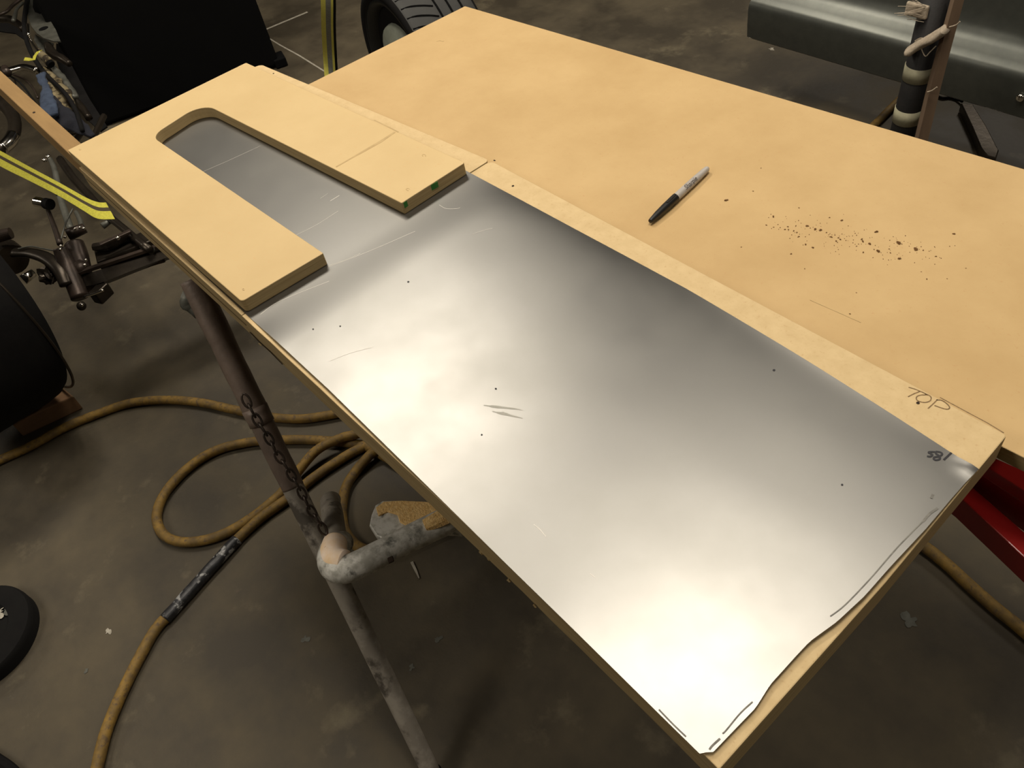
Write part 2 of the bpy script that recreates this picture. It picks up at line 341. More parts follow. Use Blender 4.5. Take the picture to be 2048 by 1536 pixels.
link('scuff_mark', ribbon([(-1.3369,0.8481,0.7811),(-1.334,0.8545,0.7811),(-1.3242,0.8556,0.7811)], .0022, .0002), M_stain, big)

# ---------------------------------------------------------------- steel sheet
rx = [(.181, -.1365), (.186, -.1302), (.2125, -.1294), (.2369, -.1285), (.2594, -.1318), (.2962, -.1316), (.3108, -.1312), (.3401, -.1257), (.375, -.1229), (.413, -.123), (.4654, -.1219), (.512, -.1229), (.535, -.1231), (.5541, -.1222), (.58, -.1222)]
def interp(t, y):
    if y <= t[0][0]: return t[0][1]
    for a, b in zip(t, t[1:]):
        if y <= b[0]: k = (y-a[0])/(b[0]-a[0]); return a[1]*(1-k)+b[1]*k
    return t[-1][1]
def ss(a, b, x): x = min(max((x-a)/(b-a), 0), 1); return x*x*(3-2*x)
def sheet_z(x, y, yn, yf):
    free = ss(-.90, -.80, x)
    z = .8012
    d = yf-y
    z += free*.0028*(1-math.exp(-d/.022))
    z += free*.0012*math.exp(-(y-yn)/.02)*(.6+.8*noise.noise(Vector((x*9, 0, 5))))
    z += free*.0007*noise.noise(Vector((x*3.1, y*4.2, 1.7)))+free*.00022*noise.noise(Vector((x*14, y*14, 7.7)))
    r = -.122-x
    z += .0016*math.exp(-r/.014)*ss(.2, .3, y)*(1-ss(.44, .52, y))
    q = (x+.128)**2+(y-.553)**2; z += .0030*math.exp(-q/(.011**2))
    return z
bm = bmesh.new(); NX, NY = 200, 70; rows = []
for i in range(NX+1):
    u = i/NX; row = []
    for j in range(NY+1):
        v = j/NY; v = v*.75+.25*(3*v*v-2*v*v*v)
        x0 = -1.49
        xs = x0+(-.13-x0)*u
        yn = .1915 if xs < -.7 else .1915-(xs+.7)/.57*.0125
        yf = .5825 if xs < -.5 else .5825-(xs+.5)/.38*.0275+.004*math.sin(min(max((xs+.5)/.38, 0), 1)*math.pi)
        if xs < -.93: yf -= .03; yn += .0
        y = yn+(yf-yn)*v
        xr = interp(rx, y); x = x0+(xr-x0)*u
        row.append(bm.verts.new((x, y, sheet_z(x, y, yn, yf))))
    rows.append(row)
for i in range(NX):
    for j in range(NY): bm.faces.new((rows[i][j], rows[i+1][j], rows[i+1][j+1], rows[i][j+1]))
bmesh.ops.recalc_face_normals(bm, faces=bm.faces)
g = bmesh.ops.extrude_face_region(bm, geom=list(bm.faces))
for v in [e for e in g['geom'] if isinstance(e, bmesh.types.BMVert)]: v.co.z -= .0008
sheet = link('steel_sheet', bm, M_steel, smooth=False); autosmooth(sheet, 30)
tag(sheet, 'bare grey steel sheet between the template and the base boards', 'metal sheet')
def on_sheet(pts, dz=.00012):
    out = []
    for p in pts:
        x, y = p[0], p[1]
        yn = .1915 if x < -.7 else .1915-(x+.7)/.57*.0125
        yf = .5825 if x < -.5 else .5825-(x+.5)/.38*.0275
        out.append((x, y, sheet_z(x, y, yn, yf)+dz))
    return out
for pts in ([(-0.9482,0.5429,0.803),(-0.9388,0.526,0.803),(-0.9352,0.5147,0.803)],
            [(-0.1605,0.5501,0.803),(-0.1572,0.5522,0.803),(-0.1547,0.5513,0.803),(-0.1551,0.5469,0.803),(-0.1578,0.5429,0.803),(-0.1569,0.5406,0.803),(-0.1547,0.541,0.803),(-0.1533,0.5446,0.803),(-0.1554,0.5474,0.803),(-0.1586,0.5478,0.803),(-0.1605,0.5501,0.803)],
            [(-0.1605,0.5493,0.803),(-0.1641,0.546,0.803),(-0.1642,0.5444,0.803),(-0.1613,0.5446,0.803),(-0.1603,0.5438,0.803),(-0.1611,0.5408,0.803),(-0.1633,0.5396,0.803)],
            [(-0.1497,0.5589,0.803),(-0.1499,0.5524,0.803),(-0.1501,0.5459,0.803)])[1:]:
    link('ink_digit', ribbon(on_sheet(catmull(pts, 3), .0003), .0019, .0002), M_ink, sheet)
for pts, wd in (([(-0.1273,0.4831,0.803),(-0.1286,0.4534,0.803),(-0.1291,0.4308,0.803),(-0.1286,0.3923,0.803),(-0.1296,0.3576,0.803),(-0.1323,0.3405,0.803)], .0011), ([(-0.1331,0.2388,0.803),(-0.1342,0.2247,0.803),(-0.1336,0.2068,0.803),(-0.134,0.2031,0.803)], .0012), ([(-0.1329,0.1987,0.803),(-0.1336,0.1906,0.803),(-0.1333,0.1866,0.803)], .0016),
                ([(-0.1808,0.1824,0.803),(-0.1661,0.1816,0.803),(-0.1521,0.1814,0.803)], .0012), ([(-0.126,0.493,0.803),(-0.1279,0.4825,0.803),(-0.1275,0.4721,0.803)], .0022), ([(-0.1366,0.5038,0.803),(-0.1355,0.4988,0.803)], .0024)):
    link('dark_edge_mark', ribbon(on_sheet(catmull(pts, 8), .0003), wd, .0001), M_smudge, sheet)
for pts, wd in (([(-0.998,0.3279,0.803),(-0.9938,0.3601,0.803),(-0.9956,0.4004,0.803)], .0006), ([(-0.8962,0.3178,0.803),(-0.8763,0.3762,0.803),(-0.8609,0.4347,0.803),(-0.8587,0.442,0.803)], .0006), ([(-0.8868,0.2043,0.803),(-0.8885,0.2363,0.803),(-0.868,0.3021,0.803)], .0006),
                ([(-1.028,0.4069,0.803),(-1.0284,0.4237,0.803)], .0010), ([(-1.0483,0.4155,0.803),(-1.0469,0.4008,0.803)], .0005), ([(-1.2851,0.3111,0.803),(-1.2771,0.3569,0.803),(-1.2688,0.4199,0.803)], .0005), ([(-0.8811,0.5028,0.803),(-0.8649,0.503,0.803),(-0.8519,0.5112,0.803),(-0.849,0.5162,0.803)], .0006),
                ([(-0.7852,0.4867,0.803),(-0.7799,0.5003,0.803),(-0.7729,0.5124,0.803)], .0005), ([(-0.8834,0.3639,0.803),(-0.8888,0.3422,0.803),(-0.8981,0.319,0.803)], .0004), ([(-0.7352,0.218,0.803),(-0.7271,0.2423,0.803),(-0.7135,0.2668,0.803)], .0005),
                ([(-0.3833,0.2312,0.803),(-0.3749,0.2314,0.803),(-0.365,0.23,0.803)], .0005), ([(-0.3069,0.2309,0.803),(-0.3007,0.2312,0.803)], .0005)):
    link('scratch', ribbon(on_sheet(catmull(pts, 8), .0001), wd, .00008), M_scratch, sheet)
for pts, wd in (([(-0.5373,0.2975,0.803),(-0.5215,0.3074,0.803),(-0.5025,0.3201,0.803)], .0035), ([(-0.5234,0.2981,0.803),(-0.5097,0.3044,0.803),(-0.4909,0.3134,0.803)], .003), ([(-0.5142,0.3128,0.803),(-0.4989,0.3213,0.803)], .0015), ([(-0.5145,0.305,0.803),(-0.5044,0.3071,0.803),(-0.4992,0.3098,0.803)], .0025)):
    link('dark_smudge', ribbon(on_sheet(catmull(pts, 5), .00008), [wd*.4, wd, wd*.7, wd*.3], .00005), M_softsm, sheet)
for p, r in (((-0.7766,0.3694,0.803),0.0013), ((-0.3354,0.5386,0.803),0.0014), ((-0.2008,0.4597,0.803),0.001), ((-0.801,0.2351,0.803),0.001), ((-0.7775,0.2614,0.803),0.001), ((-0.5456,0.3224,0.803),0.0011), ((-0.507,0.2689,0.803),0.0009)):
    link('speck', disc(on_sheet([p], .0003)[0], r), M_ink, sheet)

# ---------------------------------------------------------------- marker pen
ma = Vector((-0.6286,0.6679,0.7868)); mb = Vector((-0.646,0.8087,0.7868)); mt = thing('marker_pen', (ma+mb)/2-Vector((0, 0, .0058)), 'black-capped marker pen with a grey barrel lying on the wide board', 'marker')
sc = (mb-ma).length/.137
cu = .43
capo = link('cap', lathe(ma, mb, [(0, .0015), (.004, .0030), (.03, .0036), (.12, .0049), (.25, .0058), (.40, .0062), (cu, .0062)], 28), M_blackp, mt, True); autosmooth(capo, 50)
brl = link('barrel', lathe(ma, mb, [(cu-.01, .0056), (cu+.02, .0057), (.6, .0057), (.80, .0053), (.93, .0047), (.975, .0042), (.995, .0030), (1, .001)], 28), M_silver, mt, True); autosmooth(brl, 50)
link('cap_clip', beam(ma.lerp(mb, .28)+Vector((0, 0, .0062)), ma.lerp(mb, cu-.005)+Vector((0, 0, .0068)), .0035, .0012, .0003), M_blackp, mt)
def text_obj(name, body, size, mw, m, parent):
    cu_ = bpy.data.curves.new('t', 'FONT'); cu_.body = body; cu_.size = size; cu_.extrude = .00004; cu_.align_x = 'CENTER'; cu_.align_y = 'CENTER'; cu_.shear = .3
    to = bpy.data.objects.new('t', cu_); COL.objects.link(to); dg = bpy.context.evaluated_depsgraph_get(); dg.update()
    me = bpy.data.meshes.new_from_object(to.evaluated_get(dg)); bpy.data.objects.remove(to)
    me.transform(mw); me.materials.append(m)
    o = bpy.data.objects.new(name, me); COL.objects.link(o); o.parent = parent; me.transform(Matrix.Translation(-worldpos(parent))); return o
d = (mb-ma).normalized(); up = Vector((.5, -.35, .8)); s = up.cross(d).normalized(); up = d.cross(s).normalized()
mw = Matrix.Translation(ma.lerp(mb, .66)+up*.0058) @ Matrix((d, s, up)).transposed().to_4x4()
text_obj('printed_name', 'Sharpie', .0095, mw, M_print, mt)

# ---------------------------------------------------------------- crumbs
cr = [((-0.5826,0.7701,0.781),0.0014),((-0.5119,0.7775,0.781),0.001),((-0.5082,0.7578,0.781),0.0006),((-0.4982,0.7598,0.781),0.0005),((-0.4843,0.7644,0.781),0.0006),((-0.4808,0.767,0.781),0.0006),((-0.4848,0.7713,0.781),0.0006),((-0.474,0.7685,0.781),0.0006),((-0.4779,0.7784,0.781),0.0006),((-0.4667,0.7868,0.781),0.001),((-0.4761,0.7871,0.781),0.0003),((-0.4623,0.7625,0.781),0.0008),((-0.469,0.7682,0.781),0.0006),((-0.4551,0.7869,0.781),0.001),((-0.4489,0.7893,0.781),0.001),((-0.4466,0.755,0.781),0.0007),((-0.4362,0.7551,0.781),0.0008),((-0.4404,0.7899,0.781),0.0006),((-0.4307,0.7857,0.781),0.0008),((-0.4296,0.7919,0.781),0.0004),((-0.4231,0.7897,0.781),0.0006),((-0.4195,0.7881,0.781),0.0007),((-0.4215,0.7825,0.781),0.0006),((-0.4397,0.8217,0.781),0.0009),((-0.4132,0.7906,0.781),0.0004),((-0.4031,0.7831,0.781),0.0003),((-0.3941,0.8264,0.781),0.0012),((-0.3997,0.804,0.781),0.0009),((-0.3964,0.8009,0.781),0.001),((-0.3975,0.7935,0.781),0.0004),((-0.3844,0.7834,0.781),0.0006),((-0.3875,0.8016,0.781),0.001),((-0.3721,0.7954,0.781),0.0012),((-0.3702,0.7817,0.781),0.0004),((-0.3644,0.8069,0.781),0.0005),((-0.3594,0.8014,0.781),0.0006),((-0.3621,0.8232,0.781),0.0015),((-0.3455,0.7983,0.781),0.001),((-0.3405,0.8249,0.781),0.0015),((-0.3328,0.8283,0.781),0.0005),((-0.3158,0.8268,0.781),0.0006),((-0.3215,0.8766,0.781),0.0009),((-0.3026,0.7847,0.781),0.0006),((-0.3141,0.7925,0.781),0.0004),((-0.2858,0.7988,0.781),0.0004),((-0.4495,0.7292,0.781),0.0006),((-0.4203,0.7161,0.781),0.0005),((-0.4972,0.8121,0.781),0.0005),((-0.567,0.8073,0.781),0.0005),((-0.5916,0.8569,0.781),0.0005),((-0.3355,0.6816,0.781),0.0005),((-0.455,0.8177,0.781),0.0005),((-0.35,0.7165,0.781),0.0004),((-0.5054,0.7032,0.781),0.0004),((-0.2793,0.8278,0.781),0.0004)]
base = None
for k, (p, r) in enumerate(cr):
    if base is None:
        bm = ball((0, 0, .6), 1, 2, 1.1, .8, .6, .9); base = bpy.data.meshes.new('crumb'); bm.to_mesh(base); bm.free(); base.materials.append(M_crumb)
    o = bpy.data.objects.new('crumb', base); COL.objects.link(o); o.location = (p[0], p[1], .7810); r = r*1.7
    o.scale = (r, r*random.uniform(.7, 1.2), r*random.uniform(.5, .9)); o.rotation_euler = (0, 0, random.uniform(0, 6.28))
    if k == 0: tag(o, 'lone brown crumb on the wide board, nearest the marker', 'crumb', 'crumbs scattered on the wide board')
    else: tag(o, 'small brown crumb in the scatter on the wide board', 'crumb', 'crumbs scattered on the wide board')
bm = bmesh.new()
for k in range(140):
    u = random.gauss(0, 1); v = random.gauss(0, 1)
    a = Vector((-0.4817,0.7715,0.7812)); b = Vector((-0.3247,0.8291,0.7812)); c = a.lerp(b, random.random()*1.1-.05)+Vector((u*.02, v*.012, 0))
    ball((c.x, c.y, .7812), random.uniform(.0003, .0007), 1, bm=bm)
du = link('fine_dust', bm, M_crumb); tag(du, 'fine brown dust between the crumbs on the wide board', 'dust', kind='stuff')

# ---------------------------------------------------------------- wooden beam
bmm = thing('wooden_beam', (-1.9, .2, .69), 'weathered wooden beam reaching left from under the template', 'beam')
link('timber', beam((-3.15, .2185, .7409), (-1.40, .2125, .7409), .031, .042, .002), M_wood, bmm)
link('knot_hole', disc((-1.8961,0.2111,0.7621), .004, sy=.7), M_hole, bmm)

# ---------------------------------------------------------------- pipe stand
ps = thing('pipe_stand', (-0.5659,0.0344,0), 'worn grey pipe stand with angled leg and bent cross tube', 'stand')
LT = Vector((-1.134,0.1924,0.735)); LB = Vector((-0.5659,0.0344,0))
def lp(t): return LT.lerp(LB, t)
link('leg', tube([(lp(.06), .0175), (lp(.5), .0172), (lp(.97), .0155)], None, 20, 10, wob=.02), M_pipe, ps, True)
link('sleeve', tube([(lp(0.0), .0195), (lp(.05), .0202), (lp(.10), .0200), (lp(.12), .0195), (lp(.22), .0195), (lp(.24), .0195)], None, 20, 6, wob=.06), M_pipe_brown, ps, True)
link('rusty_collar', tube([(lp(.23), .0203), (lp(.26), .0203)], None, 20, 3, wob=.12), M_pipe_brown, ps, True)
link('lower_sleeve', tube([(lp(.25), .0183), (lp(.34), .0183), (lp(.38), .0176)], None, 20, 6, wob=.06), M_pipe_brown, ps, True)
link('top_bracket', ball(lp(.035)+Vector((-.010, -.006, -.004)), .022, 3, 1.0, .8, .85, .9), M_grime, ps, True)
link('foot_cap', cyl(lp(.96), lp(.995), .018), M_rubber, ps)
link('bent_tube', tube([((-0.8351,0.1422,0.37), .0195), ((-0.8137,0.1236,0.4), .0205), ((-0.7892,0.1077,0.415), .0215), ((-0.7664,0.1041,0.42), .0218), ((-0.7502,0.1194,0.42), .0215), ((-0.7357,0.166,0.42), .0212), ((-0.7211,0.223,0.42), .0212), ((-0.7046,0.2799,0.42), .0215), ((-0.6931,0.3319,0.42), .0215)], None, 22, 8), M_bend, ps, True)
link('side_tube', tube([((-1.0187,0.196,0.25), .0165), ((-0.9764,0.1831,0.3), .0175), ((-0.9218,0.1672,0.34), .0185), ((-0.8694,0.1467,0.365), .019), ((-0.8156,0.125,0.39), .0195)], None, 22, 8), M_pipe, ps, True)
link('dusty_elbow', tube([((-0.815,0.1294,0.408), .0190), ((-0.7938,0.1165,0.418), .0210), ((-0.7737,0.1104,0.424), .0215), ((-0.7589,0.1181,0.426), .0200)], None, 22, 8), M_dustpipe, ps, True)
pad = [(-0.8127,0.199),(-0.8237,0.2147),(-0.8216,0.2284),(-0.8006,0.2489),(-0.7683,0.2759),(-0.7289,0.3018),(-0.6746,0.314),(-0.6824,0.2796),(-0.7072,0.2591),(-0.7235,0.2218),(-0.7426,0.1917),(-0.7741,0.1819),(-0.7994,0.1858)]
link('mounting_plate', prism(pad, .392, .410, .003), M_bend, ps)
dp = [(-0.8161,0.2121),(-0.8158,0.228),(-0.7975,0.2473),(-0.7653,0.2742),(-0.726,0.3),(-0.6827,0.311),(-0.6984,0.2778),(-0.7204,0.2599),(-0.722,0.2411),(-0.7429,0.229),(-0.7643,0.2229),(-0.7788,0.2285),(-0.7956,0.2206),(-0.8004,0.206)]
dd = link('sawdust', prism(dp, .4098, .4140, .0015), M_dust, ps); dd['kind'] = 'stuff'
link('sawdust', tube([((-0.7136,0.2414,0.435), .010), ((-0.7041,0.2691,0.437), .013), ((-0.6953,0.2973,0.438), .014), ((-0.6893,0.3227,0.438), .014)], None, 12, 6, wob=.3), M_dust, ps)['kind'] = 'stuff'
link('tube_hole', beam((-0.7034,0.1645,0.4395), (-0.6998,0.1726,0.4408), .010, .003, .0012), M_hole, ps)

# chain hanging beside the leg
cp = [(-0.9689,0.1461,0.6282),(-0.9579,0.1435,0.6125),(-0.9405,0.1405,0.5879),(-0.9246,0.1396,0.5657),(-0.9127,0.1361,0.5484),(-0.8988,0.1361,0.5292),(-0.8818,0.1343,0.5054),(-0.8672,0.1318,0.4847),(-0.8549,0.1282,0.4668),(-0.8418,0.1279,0.4487),(-0.8309,0.1264,0.4334),(-0.818,0.1244,0.415)]
ch = thing('chain', cp[-1], 'rusty link chain hanging along the pipe stand leg', 'chain')
q = catmull(cp, 8); acc = [0]
for a, b in zip(q, q[1:]): acc.append(acc[-1]+(b-a).length)
def at(s_):
    for i in range(len(acc)-1):
        if acc[i+1] >= s_: k = (s_-acc[i])/(acc[i+1]-acc[i]+1e-9); return q[i].lerp(q[i+1], k)
    return q[-1]
ll = .0165; nl = int(acc[-1]/ll)
for k in range(nl):
    a = at(k*ll); b = at((k+1)*ll); d = (b-a).normalized(); c = (a+b)/2
    e = d.cross(Vector((0, 0, 1))).normalized(); 
    if k % 2: e = d.cross(e).normalized()
    pts = []
    for t in range(13):
        th = 2*math.pi*t/12; pts.append(c+d*math.cos(th)*.0115+e*math.sin(th)*.0055)
    link('chain_link', tube(pts, .0018, 8, smooth=False, cap=False), M_brownm, ch, True)

# ---------------------------------------------------------------- hoses on the floor
HR = .0115
def hose(name, pts, label, m=M_hose, r=HR):
    o = link(name, tube(pts, r, 14, 8, wob=.04), m, None, True); tag(o, label, 'hose'); return o
hose('air_hose', [(-2.0206,-0.4831,0.012),(-2.0008,-0.387,0.012),(-1.9808,-0.3018,0.012),(-1.9627,-0.2278,0.012),(-1.9527,-0.1357,0.012),(-1.9263,-0.0475,0.012),(-1.8925,0.0274,0.012),(-1.8276,0.0973,0.012),(-1.7429,0.1593,0.012),(-1.6445,0.2113,0.012),(-1.551,0.2624,0.012),(-1.4848,0.3118,0.012),(-1.4365,0.3709,0.012),(-1.3982,0.4363,0.012),(-1.3734,0.5116,0.012)], 'brownish yellow hose running from the left edge past the wood block')
hose('air_hose', [(-1.1773,0.3993,0.012),(-1.2396,0.3859,0.012),(-1.2812,0.3784,0.012),(-1.3354,0.3463,0.012),(-1.403,0.2965,0.012),(-1.466,0.2406,0.012),(-1.5218,0.1808,0.012),(-1.5617,0.1104,0.012),(-1.5654,0.0364,0.012),(-1.5406,-0.033,0.012),(-1.4987,-0.0757,0.012),(-1.4474,-0.0902,0.012),(-1.4016,-0.0813,0.012),(-1.3593,-0.0488,0.012),(-1.3269,0.006,0.012),(-1.3142,0.0774,0.013),(-1.3177,0.1554,0.016),(-1.3325,0.2077,0.022),(-1.3456,0.2806,0.034),(-1.3313,0.3408,0.036),(-1.3129,0.3771,0.034),(-1.301,0.4337,0.025),(-1.2876,0.4801,0.012)], 'brownish yellow hose making the big loop on the floor')
h3 = thing('spliced_hose', (-1.2407,-0.1749,0), 'brownish yellow hose with a black taped splice, running off the bottom', 'hose')
link('hose_section', tube([(-1.2743,0.4104,0.012),(-1.2931,0.35,0.012),(-1.3001,0.2928,0.012),(-1.302,0.2335,0.012),(-1.2978,0.1717,0.012),(-1.2991,0.0922,0.012),(-1.2872,0.0169,0.012)], HR, 14, 8, wob=.04), M_hose, h3, True)
link('hose_section', tube([(-1.2309,-0.1769,0.012),(-1.2271,-0.1948,0.012),(-1.2125,-0.2232,0.012),(-1.1717,-0.2801,0.012),(-1.13,-0.3311,0.012),(-1.0914,-0.3699,0.012),(-1.042,-0.4069,0.012),(-0.9966,-0.4386,0.012),(-0.9412,-0.4743,0.012)], HR, 14, 8, wob=.04), M_hose, h3, True)
link('taped_splice', tube([(-1.2882,0.0256,0.013),(-1.2743,-0.0248,0.013),(-1.2579,-0.0825,0.013),(-1.241,-0.1387,0.013),(-1.2295,-0.1793,0.013)], .0128, 14, 8, wob=.12), M_tape, h3, True)
hose('air_hose', [(-1.2312,0.4297,0.03),(-1.2402,0.3923,0.03),(-1.2463,0.362,0.022),(-1.2392,0.314,0.013),(-1.2204,0.2757,0.012),(-1.1823,0.2394,0.012),(-1.1426,0.2159,0.012),(-1.1053,0.2058,0.012),(-1.0644,0.2087,0.012),(-1.0209,0.2313,0.012),(-0.9928,0.2775,0.012),(-0.9723,0.3433,0.012),(-0.9496,0.4085,0.012)], 'short curve of yellow hose behind the bent cross tube')
hose('air_hose', [(-0.3303,0.9816,0.012),(-0.276,0.9783,0.012),(-0.237,0.9774,0.012),(-0.1919,0.9704,0.012),(-0.1425,0.9582,0.012),(-0.0966,0.9491,0.012),(-0.0415,0.9407,0.012),(0.0252,0.927,0.012)], 'yellow hose crossing the dark floor below the red stand')
hose('air_hose', [(-1.1079,2.042,0.012),(-1.1125,2.1774,0.012),(-1.1226,2.2732,0.012),(-1.1317,2.3837,0.012),(-1.1285,2.4767,0.012),(-1.0831,2.5421,0.012)], 'yellow hose on the floor behind the wide board')
link('wood_splinter', ribbon([(-0.9592,0.2676,0.0005),(-0.9368,0.2615,0.0005),(-0.9165,0.2553,0.0005)], [.006, .005, .002], .003), M_white)
tag(bpy.data.objects['wood_splinter'], 'thin pale wood splinter on the floor below the cross tube', 'splinter')

# ---------------------------------------------------------------- lower left round base
pad_c = (-1.66, -.555)
rp = thing('round_base', (pad_c[0], pad_c[1], 0), 'scuffed black round base at the lower left edge', 'base')
rc = Vector((-1.49,-0.4966,0.03)); 
RR = (Vector((-1.4065,-0.4121,0.03))-rc).length
o = link('disc', lathe((rc.x, rc.y, 0), (rc.x, rc.y, .035), [(0, RR), (.6, RR), (.85, RR*.99), (1, RR*.96), (1.05, RR*.8), (1.05, RR*.62), (.9, RR*.58), (.95, RR*.3), (1.1, RR*.1)], 64), M_rubber, rp); autosmooth(o)
link('scuff', blotch((-1.4984,-0.4232,0.0352), .010, .0003, rough=1.5, seed=4), M_grime, rp)
link('scuff', blotch((-1.5005,-0.438,0.0352), .009, .0003, rough=1.5, seed=9), M_white, rp)
o = link('rubber_strip', tube([(-1.2811,-0.5781,0.012),(-1.2085,-0.5503,0.012),(-1.1588,-0.5316,0.012),(-1.097,-0.518,0.012)], .010, 10, 6), M_rubber); tag(o, 'black cable crossing the bottom left corner', 'cable')

# ---------------------------------------------------------------- car front end, left
cf = thing('car_front_end', (-2.5096,0.1789,0), 'stripped car front axle with wheel and steering parts, left of the boards', 'car part')
tc = Vector((-2.1155, -.0808, .3393)); az = 1.8104; tl = -.1543
nrm = Vector((math.cos(az)*math.cos(tl), math.sin(az)*math.cos(tl), math.sin(tl)))
rt = .2864
tyre = link('tyre', lathe(tc-nrm*.26, tc, [(0, rt*.8), (.03, rt*.93), (.12, rt*.985), (.25, rt), (.8, rt), (.93, rt*.985), (1.0, rt*.95), (1.0, rt*.72)], 72), M_rubber, cf, True); autosmooth(tyre, 40)
link('rim', lathe(tc-nrm*.02, tc+nrm*.004, [(0, rt*.72), (.5, rt*.73), (1, rt*.70), (1, rt*.6), (.2, rt*.5), (.2, rt*.1)], 48), M_dsteel, cf, True)
ring = [tc-nrm*.020+((nrm.cross(Vector((0, 0, 1))).normalized())*math.cos(a)+Vector((0, 0, 1))*math.sin(a))*rt*.992 for a in [2*math.pi*k/64 for k in range(65)]]
link('whitewall_ring', tube(ring, .0035, 8, smooth=False, cap=False), M_dsteel, tyre, True)
link('axle_beam', tube([(-2.0482,0.0907,0.3),(-2.009,0.1459,0.3),(-1.9867,0.2219,0.3),(-1.9612,0.3063,0.3),(-1.9301,0.4217,0.3),(-1.8946,0.553,0.3)], .022, 4, 5), M_dsteel, cf)
link('axle_flange', beam((-2.0305,0.1039,0.33), (-1.9474,0.3153,0.33), .012, .008), M_brownm, cf)
link('axle_flange', beam((-2.0429,0.1167,0.285), (-1.9577,0.297,0.285), .012, .006), M_brownm, cf)
link('frame_rail', beam((-2.0671,0.1691,0.3), (-1.9569,0.5882,0.3), .06, .05, .004), M_dsteel, cf)
link('kingpin', tube([((-2.0835,0.1127,0.38),0.0161),((-2.0633,0.1038,0.35),0.0211),((-2.028,0.0919,0.32),0.0223),((-1.9909,0.0794,0.29),0.021)], None, 16, 6, wob=.06), M_brownm, cf, True)
link('ball_joint', ball((-1.9727,0.0707,0.28), .0115, 3), M_dsteel, cf, True)
link('grease_nipple', ball((-1.9475,0.0721,0.297), .004, 2), M_chrome, cf, True)
link('tie_rod', tube([((-1.9525,0.0866,0.31),0.003),((-1.9419,0.1114,0.31),0.003),((-1.9367,0.1318,0.31),0.0037)], None, 10, 4), M_chrome, cf, True)
link('bracket', beam((-1.9699,0.1057,0.28), (-1.9892,0.1473,0.28), .03, .035, .004), M_dsteel, cf)
link('bracket', beam((-2.024,0.1027,0.29), (-2.0163,0.1378,0.29), .02, .03, .004), M_brownm, cf)
link('backing_plate', tube([((-2.2114,0.0229,0.36),0.0153),((-2.1706,0.0519,0.36),0.0164),((-2.1106,0.0737,0.36),0.0175),((-2.0521,0.0812,0.35),0.0173),((-2.0061,0.0711,0.33),0.0147)], None, 12, 6, flat=.6), M_dsteel, cf, True)
link('plate_rim', tube([((-2.1881,0.0351,0.375),0.002),((-2.1706,0.061,0.375),0.002),((-2.1319,0.0808,0.375),0.002),((-2.0893,0.1014,0.375),0.002)], None, 8, 6), M_grime, cf, True)
link('hub_drum', cyl((-2.2956,0.0042,0.33), (-2.2382,0.0104,0.33), .04, .04), M_dsteel, cf)
link('hub_cap', cyl((-2.2464,0.0113,0.4), (-2.2286,0.045,0.4), .016, .014), M_brownm, cf)
link('hub_spindle', cyl((-2.1254,0.0003,0.33), (-2.1319,0.0314,0.33), .013, .010), M_chrome, cf, True)
link('brake_caliper', ball((-2.0873,0.0544,0.33), .022, 3, 1, 1, .9, .8), M_dsteel, cf)
link('strut', tube([((-2.2053,0.1478,0.42),0.0051),((-2.1368,0.1336,0.41),0.0062),((-2.0627,0.1169,0.4),0.0073)], None, 10, 4), M_brownm, cf, True)
kn = link('knob', cyl((-2.2287,0.1383,0.44), (-2.1847,0.1577,0.44), .0135, .0135, 24), M_chrome, cf); autosmooth(kn)
link('knob_end', cyl((-2.195,0.1518,0.442), (-2.1793,0.1583,0.442), .0142, .0138, 24), M_rubber, cf)
link('thin_rod', tube([((-2.1512,0.1956,0.42),0.0023),((-2.124,0.1609,0.41),0.0022),((-2.0745,0.1225,0.4),0.0022)], None, 8, 4), M_grime, cf, True)
link('shock_absorber', tube([((-2.3831,0.2067,0.36),0.0082),((-2.2739,0.1842,0.36),0.0093),((-2.1759,0.1648,0.36),0.009)], None, 12, 4), M_grime, cf, True)
link('shock_absorber', tube([((-2.2483,0.2059,0.36),0.0053),((-2.2001,0.199,0.36),0.0065),((-2.1466,0.1869,0.36),0.0064)], None, 12, 4), M_grime, cf, True)
link('clamp', cyl((-2.1411,0.1494,0.37), (-2.1317,0.1923,0.37), .016, .013), M_brownm, cf, True)
for p in [(-2.1126,0.1692,0.39),(-2.1074,0.1807,0.39),(-2.0934,0.1862,0.39),(-2.1104,0.1387,0.385),(-2.0328,0.1145,0.41),(-2.0287,0.1088,0.405),(-1.9919,0.141,0.37),(-1.9738,0.1315,0.37)]: link('bolt', ball(p, .0042, 2), M_chrome, cf, True)
link('steering_box', tube([((-2.1058,0.1468,0.36),0.0227),((-2.0726,0.1363,0.34),0.0239),((-2.0464,0.1257,0.32),0.0213)], None, 16, 6, wob=.1), M_brownm, cf, True)
link('steering_flange', cyl((-2.0516,0.1212,0.33), (-2.0291,0.1271,0.32), .024, .020), M_brownm, cf, True)
link('lower_bracket', tube([((-2.0803,0.1801,0.34),0.0102),((-2.0592,0.2088,0.34),0.0127),((-2.0555,0.242,0.34),0.0102),((-2.051,0.271,0.34),0.009)], None, 8, 4, wob=.3), M_dsteel, cf)
link('link_arm', beam((-2.0405,0.1919,0.36), (-2.0278,0.2717,0.36), .014, .008, .002), M_brownm, cf)
link('pivot_pin', ball((-2.0011,0.2328,0.375), .006, 2), M_chrome, cf, True)
link('small_cap', cyl((-1.994,0.2745,0.33), (-1.9487,0.2795,0.33), .011, .009), M_grime, cf, True)
link('small_cap', cyl((-2.1742,0.2357,0.33), (-2.1783,0.2648,0.33), .009, .006), M_grime, cf, True)
